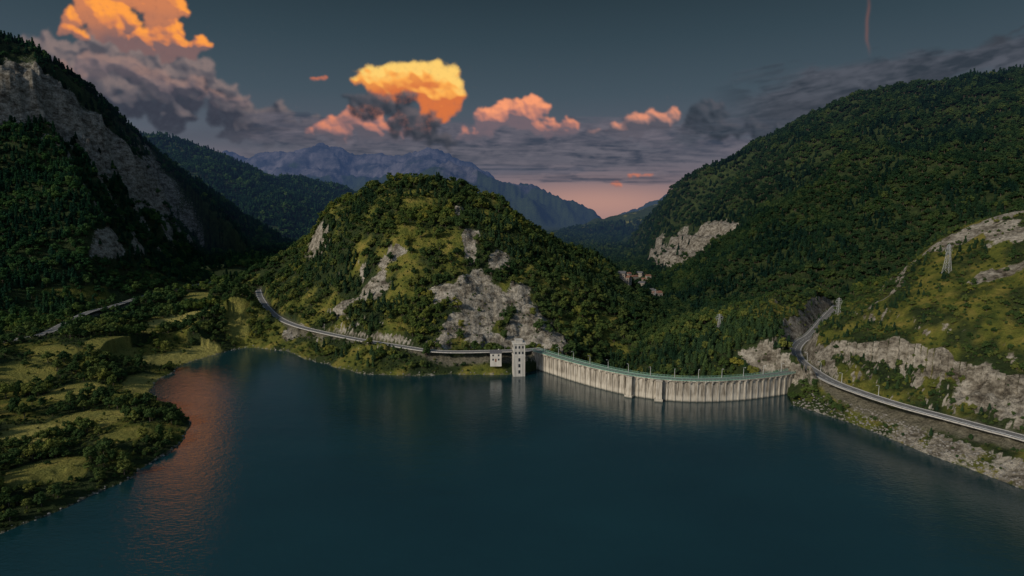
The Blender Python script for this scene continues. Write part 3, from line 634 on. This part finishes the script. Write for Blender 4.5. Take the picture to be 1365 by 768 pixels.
# ================= SKY ==================
G=lambda *a:lin(*a)
u0,u1,v0,v1=-80,1450,-110,335
UU,VV=np.meshgrid(np.arange(u0,u1,1.,dtype=np.float32),np.arange(v0,v1,1.,dtype=np.float32))
rgb=np.zeros(UU.shape+(3,),np.float32); alp=np.zeros(UU.shape,np.float32)
def comp(col,a,sl=(slice(None),slice(None))):
    A=alp[sl]; C_=rgb[sl]; ao=a+A*(1-a); rgb[sl]=np.where(ao[...,None]>1e-5,(col*a[...,None]+C_*(A*(1-a))[...,None])/np.maximum(ao,1e-5)[...,None],C_); alp[sl]=ao
def blur(a,n):
    for _ in range(n):
        p_=np.pad(a,1,mode='edge'); a=(p_[:-2,1:-1]+p_[2:,1:-1]+p_[1:-1,:-2]+p_[1:-1,2:]+2*a)/6
    return a
def cumulus(ells,seed,lit,mid,shade,L=(.5,.8,.35),nb=9,depth=3,warpA=7,edge=.22,vb=None,base_fade=None,opac=1.,soft=1,contrast=1.,rs=(.38,.6),kids=7,bias=0.,fine=.5):
    r=np.random.default_rng(seed); puffs=[]
    for cx,cy,rx,ry in ells:
        m_=min(rx,ry)
        for k in range(max(3,int(nb*max(rx,ry)/m_**1.0/1.6))):
            a=r.uniform(0,2*math.pi); q=math.sqrt(r.uniform(0,1)); rr=m_*r.uniform(*rs)
            puffs.append((cx+math.cos(a)*q*(rx-rr*.8),cy+math.sin(a)*q*(ry-rr*.8)*.9,r.uniform(-.1,.2)*m_,rr,0))
    allp=list(puffs); cur=puffs
    for dlev in range(1,depth):
        nx=[]
        for (x,y,z,rr,_) in cur:
            for k in range(kids if dlev==1 else kids-2):
                a=r.uniform(-.25,1.25)*math.pi; ph=r.uniform(.0,1.2); s=rr*r.uniform(.28,.5)
                nx.append((x+math.cos(a)*math.cos(ph)*rr*.82,y-math.sin(a)*math.cos(ph)*rr*.82,z+math.sin(ph)*rr*.82,s,dlev))
        allp+=nx; cur=nx
    xs=[p_[0] for p_ in allp]; ys=[p_[1] for p_ in allp]; mr_=max(p_[3] for p_ in allp)+warpA*2+4
    i0=max(0,int(min(ys)-mr_-v0)); i1=min(UU.shape[0],int(max(ys)+mr_-v0)); j0=max(0,int(min(xs)-mr_-u0)); j1=min(UU.shape[1],int(max(xs)+mr_-u0))
    sl=(slice(i0,i1),slice(j0,j1)); u=UU[sl]; v=VV[sl]
    wu=u+fbm(u/30,v/30,6,seed%97+3,.62)*warpA*1.3; wv=v+fbm(u/30,v/30,6,seed%89+31,.62)*warpA*1.3
    Hh=np.full(u.shape,-1e3,np.float32); pad=warpA*1.4
    for (x,y,z,rr,lv) in allp:
        a0=max(0,int(y-rr-pad-v0-i0)); a1=min(u.shape[0],int(y+rr+pad-v0-i0)+2); b0=max(0,int(x-rr-pad-u0-j0)); b1=min(u.shape[1],int(x+rr+pad-u0-j0)+2)
        if a1<=a0 or b1<=b0: continue
        d2=rr*rr-(wu[a0:a1,b0:b1]-x)**2-(wv[a0:a1,b0:b1]-y)**2
        hh_=np.where(d2>0,z+np.sqrt(np.maximum(d2,0)),-1e3); Hh[a0:a1,b0:b1]=np.maximum(Hh[a0:a1,b0:b1],hh_)
    msk=(Hh>-900).astype(np.float32); Hm=np.where(msk>0,Hh,0)
    Hm=Hm+fbm(u/12,v/12,5,seed%71,.6)*3.8
    Hs=blur(Hm,2*soft); gx=np.gradient(Hs,axis=1); gy=-np.gradient(Hs,axis=0); nz=1/np.sqrt(gx*gx+gy*gy+1)
    Hb=blur(Hm,60); gx2=np.gradient(Hb,axis=1); gy2=-np.gradient(Hb,axis=0); nz2=1/np.sqrt(gx2*gx2+gy2*gy2+1)
    Lv=np.array(L)/np.linalg.norm(L)
    li=(-gx*Lv[0]-gy*Lv[1]+Lv[2])*nz; li2=(-gx2*Lv[0]-gy2*Lv[1]+Lv[2])*nz2
    occ=np.clip((Hm-Hb)/14,-1,1)*.10
    t=np.clip((fine*.8*li+(1.1-fine*.8)*li2)*contrast+occ+bias,0,1)
    if vb: t=np.clip(t+vb[2]*(1-2*sst(vb[0],vb[1],v+fbm(u/60,v/40,3,9)*20)),0,1)
    c=np.where(t[...,None]<.5,shade+(mid-shade)*(t*2)[...,None],mid+(lit-mid)*((t-.5)*2)[...,None])
    a=blur(msk,3+3*soft); a=sst(.5-edge,.5+edge*1.6,a+fbm(u/9,v/9,5,seed%53,.65)*.36)*opac
    if base_fade: a=a*(1-sst(base_fade[0],base_fade[1],v+fbm(u/40,v/14,4,5)*22))
    comp(c.astype(np.float32),a.astype(np.float32),sl)
one=np.ones(UU.shape+(1,),np.float32)
def veil(col,a): comp((one*col).astype(np.float32),np.clip(a,0,1).astype(np.float32))
def strato(c1,c2,yc,hw,x0,x1,seed,op,sx=160,sy=26,th=.0,tilt=0.,xr=682,ed=110):
    y=VV-yc-tilt*(UU-xr); f=fbm(UU/sx+fbm(UU/70,VV/40,3,seed+5)*.4,y/sy,6,seed,.58)
    a=sst(th,th+.55,f*1.1+.5-np.abs(y)/hw)*sst(x0,x0+ed,UU)*(1-sst(x1-ed,x1,UU))*op
    f2=fbm(UU/sx+.05,(y-4)/sy+.15,6,seed,.58); k=np.clip(.5+(f2-f)*3.0+f*.6,0,1)[...,None]
    comp((c1*(1-k)+c2*k).astype(np.float32),a.astype(np.float32))
veil(G(78,84,96),sst(.05,.6,fbm(UU/420,VV/60,5,201)+.30-np.abs(VV-190)/100)*.6)
veil(G(188,144,130),np.exp(-((UU-795)/140)**2-((VV-270)/24)**2)*.75)
strato(G(50,58,68),G(82,86,96),120,52,930,1560,611,.96,190,44,th=-.38,tilt=-.20,xr=1130)
strato(G(46,54,64),G(76,80,90),140,34,980,1560,617,.85,150,26,th=-.15,tilt=-.18,xr=1130)
veil(G(58,62,70),sst(.1,.5,fbm(UU/60,VV/30,5,215)*.9+.4-np.abs(VV-48+(UU-1340)*.5)/22)*sst(1290,1340,UU)*.8)
# west cumulus
cumulus([(200,115,130,56),(300,150,110,40),(110,85,100,52),(360,172,70,26),(60,80,80,40)],521,G(132,116,114),G(96,91,97),G(56,60,72),L=(.35,.8,.3),vb=(50,190,.30),base_fade=(170,230),warpA=18,soft=6,contrast=.9,fine=.5,edge=.4)
cumulus([(168,22,82,46),(228,58,54,30),(105,35,34,24),(255,66,26,18),(190,-30,70,60)],531,G(255,160,72),G(216,132,86),G(124,98,98),L=(.55,.75,.2),vb=(5,105,.42),base_fade=(70,125),warpA=15,contrast=1.,soft=4,fine=.6,bias=.02,edge=.34)
cumulus([(140,95,70,24),(220,115,60,22),(300,135,46,18)],541,G(156,126,118),G(114,100,105),G(66,68,80),L=(.4,.8,.3),vb=(85,165,.25),base_fade=(120,165),warpA=16,soft=4,opac=.8,edge=.48)
cumulus([(425,104,16,4),(822,244,11,6),(852,234,16,4)],545,G(240,130,76),G(215,120,84),G(160,105,95),warpA=6,opac=.75,edge=.4)
veil(G(180,104,80),np.exp(-((UU-1157-fbm(VV/40,VV*0,2,7)*5)/2.2)**2)*sst(-20,20,VV)*(1-sst(45,80,VV))*.22)
# stratus behind
strato(G(60,68,83),G(106,102,112),190,56,280,1080,613,.97,150,30,th=-.15)
# pink heads
cumulus([(440,172,40,20),(480,160,40,20),(530,172,50,22)],551,G(226,140,108),G(164,116,110),G(92,88,98),vb=(145,195,.2),base_fade=(172,205),warpA=13,soft=3,edge=.4)
cumulus([(700,156,50,26),(662,155,26,20),(742,170,36,14),(640,178,34,12)],561,G(250,158,114),G(198,130,112),G(112,98,106),vb=(126,182,.4),base_fade=(168,198),warpA=13,soft=3,edge=.38)
cumulus([(855,168,46,16),(885,156,22,15),(815,177,30,12)],571,G(226,148,118),G(150,116,112),G(88,86,96),vb=(140,182,.35),base_fade=(166,195),warpA=12,soft=3,edge=.42)
# sunlit lens-shaped cloud
cumulus([(543,112,74,28),(588,130,32,34),(510,103,40,16),(560,98,50,20),(600,115,24,24)],581,G(255,208,112),G(252,172,82),G(214,116,66),L=(.35,.85,.25),vb=(84,160,.42),warpA=14,soft=6,contrast=.95,bias=.03,nb=16,kids=6,depth=3,fine=.85,rs=(.5,.8),edge=.34)
strato(G(58,66,81),G(102,100,110),208,36,330,1010,621,.95,130,18,th=-.1)
strato(G(54,65,81),G(90,92,106),232,20,380,960,641,.85,180,11,th=-.05)
# nearer dark scraps
cumulus([(515,140,58,22),(555,165,48,20),(482,130,30,14),(590,188,30,12)],601,G(106,98,102),G(74,75,83),G(50,56,66),warpA=18,soft=5,edge=.45,fine=.5,contrast=.85)
cumulus([(960,164,52,24),(940,146,28,17),(1010,174,48,18)],611,G(88,88,96),G(62,69,79),G(44,52,62),warpA=18,soft=5,edge=.5,contrast=.85)
strato(G(46,56,68),G(80,86,97),188,28,840,1130,651,.9,120,20,tilt=-.05,th=-.05)
az=np.radians(np.r_[np.linspace(-75,-46,20)[:-1],np.linspace(-46,46,1150),np.linspace(46,75,20)[1:]]); el=np.radians(np.r_[np.linspace(-1.5,22,400),np.linspace(22,50,30)[1:]])
Aa,Ee=np.meshgrid(az,el,indexing='ij'); dx=np.sin(Aa)*np.cos(Ee); dy=np.cos(Aa)*np.cos(Ee); dz=np.sin(Ee)
dep=np.maximum(dy*CP-dz*SP,.12); U=682.5+F*dx/dep; Vv=384-F*(dy*SP+dz*CP)/dep
full=np.concatenate([rgb*alp[...,None],alp[...,None]],-1)
bf=sst(u0,u0+60,UU)*(1-sst(u1-60,u1-2,UU))*sst(v0,v0+50,VV); full*=bf[...,None]
fu=np.clip(U-u0,0,UU.shape[1]-2.001); fv=np.clip(Vv-v0,0,UU.shape[0]-2.001); iu=fu.astype(int); iv=fv.astype(int); fu=(fu-iu)[...,None]; fv=(fv-iv)[...,None]
S=(full[iv,iu]*(1-fu)+full[iv,iu+1]*fu)*(1-fv)+(full[iv+1,iu]*(1-fu)+full[iv+1,iu+1]*fu)*fv
al=S[...,3]*sst(-1.5,.2,np.degrees(Ee)); colr=S[...,:3]/np.maximum(S[...,3:4],1e-4)
RD=26000.; Vd=np.stack([dx*RD,dy*RD,dz*RD+100],-1).reshape(-1,3).astype(np.float32); na_,ne_=U.shape
I,J=np.meshgrid(np.arange(na_-1),np.arange(ne_-1),indexing='ij'); Qd=np.stack([I*ne_+J,I*ne_+J+1,(I+1)*ne_+J+1,(I+1)*ne_+J],-1)
keep=(al[:-1,:-1]+al[1:,:-1]+al[:-1,1:]+al[1:,1:])>.004
Qd=Qd[keep].reshape(-1,4).astype(np.int32)
me3=bigmesh('sky_clouds',Vd,Qd); sky=link(bpy.data.objects.new('sky_clouds',me3))
at=me3.attributes.new('cloud','FLOAT_COLOR','POINT'); at.data.foreach_set('color',np.concatenate([colr,al[...,None]],-1).reshape(-1).astype(np.float32))
m,nt=newmat('cloud_vapour'); a=N(nt,'ShaderNodeAttribute'); a.attribute_name='cloud'; em=N(nt,'ShaderNodeEmission'); nt.links.new(a.outputs['Color'],em.inputs[0]); tr=N(nt,'ShaderNodeBsdfTransparent'); mx=N(nt,'ShaderNodeMixShader'); nt.links.new(a.outputs['Alpha'],mx.inputs[0]); nt.links.new(tr.outputs[0],mx.inputs[1]); nt.links.new(em.outputs[0],mx.inputs[2]); finish(nt,mx.outputs[0],False)
try: m.cycles.emission_sampling='NONE'
except Exception as e: print(e)
me3.materials.append(m)
# world
SUN_AZ=rad(-132); SUN_EL=rad(28)
w=bpy.data.worlds.new('World'); sc.world=w; w.use_nodes=True; nt=w.node_tree; nt.nodes.clear()
st=N(nt,'ShaderNodeTexSky'); st.sky_type='NISHITA'; st.sun_disc=False; st.sun_elevation=SUN_EL; st.sun_rotation=SUN_AZ
tc=N(nt,'ShaderNodeTexCoord'); sp=N(nt,'ShaderNodeSeparateXYZ'); nt.links.new(tc.outputs['Generated'],sp.inputs[0])
dusk=ramp(nt,sp.outputs[2],[(0,G(146,118,120)),(.06,G(118,108,116)),(.13,G(86,93,105)),(.2,G(68,83,94)),(.28,G(53,70,80)),(.35,G(41,57,66)),(.6,G(46,66,80)),(1,G(80,98,115))])
b1=N(nt,'ShaderNodeBackground'); nt.links.new(st.outputs[0],b1.inputs[0]); ms=N(nt,'ShaderNodeMath',operation='MULTIPLY'); nt.links.new(maprange(nt,sp.outputs[1],.35,-.4),ms.inputs[0]); ms.inputs[1].default_value=.07; nt.links.new(ms.outputs[0],b1.inputs[1])
b2=N(nt,'ShaderNodeBackground'); nt.links.new(dusk,b2.inputs[0]); b2.inputs[1].default_value=1.
ads=N(nt,'ShaderNodeAddShader'); nt.links.new(b1.outputs[0],ads.inputs[0]); nt.links.new(b2.outputs[0],ads.inputs[1]); wo=N(nt,'ShaderNodeOutputWorld'); nt.links.new(ads.outputs[0],wo.inputs[0])
sl_=bpy.data.lights.new('sun','SUN'); sl_.energy=2.9; sl_.angle=rad(7); sl_.color=(1,.89,.74); so=link(bpy.data.objects.new('sun',sl_))
dirv=Vector((math.sin(SUN_AZ)*math.cos(SUN_EL),math.cos(SUN_AZ)*math.cos(SUN_EL),math.sin(SUN_EL))); so.rotation_euler=dirv.to_track_quat('Z','Y').to_euler(); so.location=dirv*500
cam=bpy.data.cameras.new('camera'); cam.lens=760/1365*36; cam.sensor_width=36; cam.clip_end=60000; cam.clip_start=1
co=link(bpy.data.objects.new('camera',cam)); co.location=(0,0,HC); co.rotation_euler=(rad(83),0,0); sc.camera=co
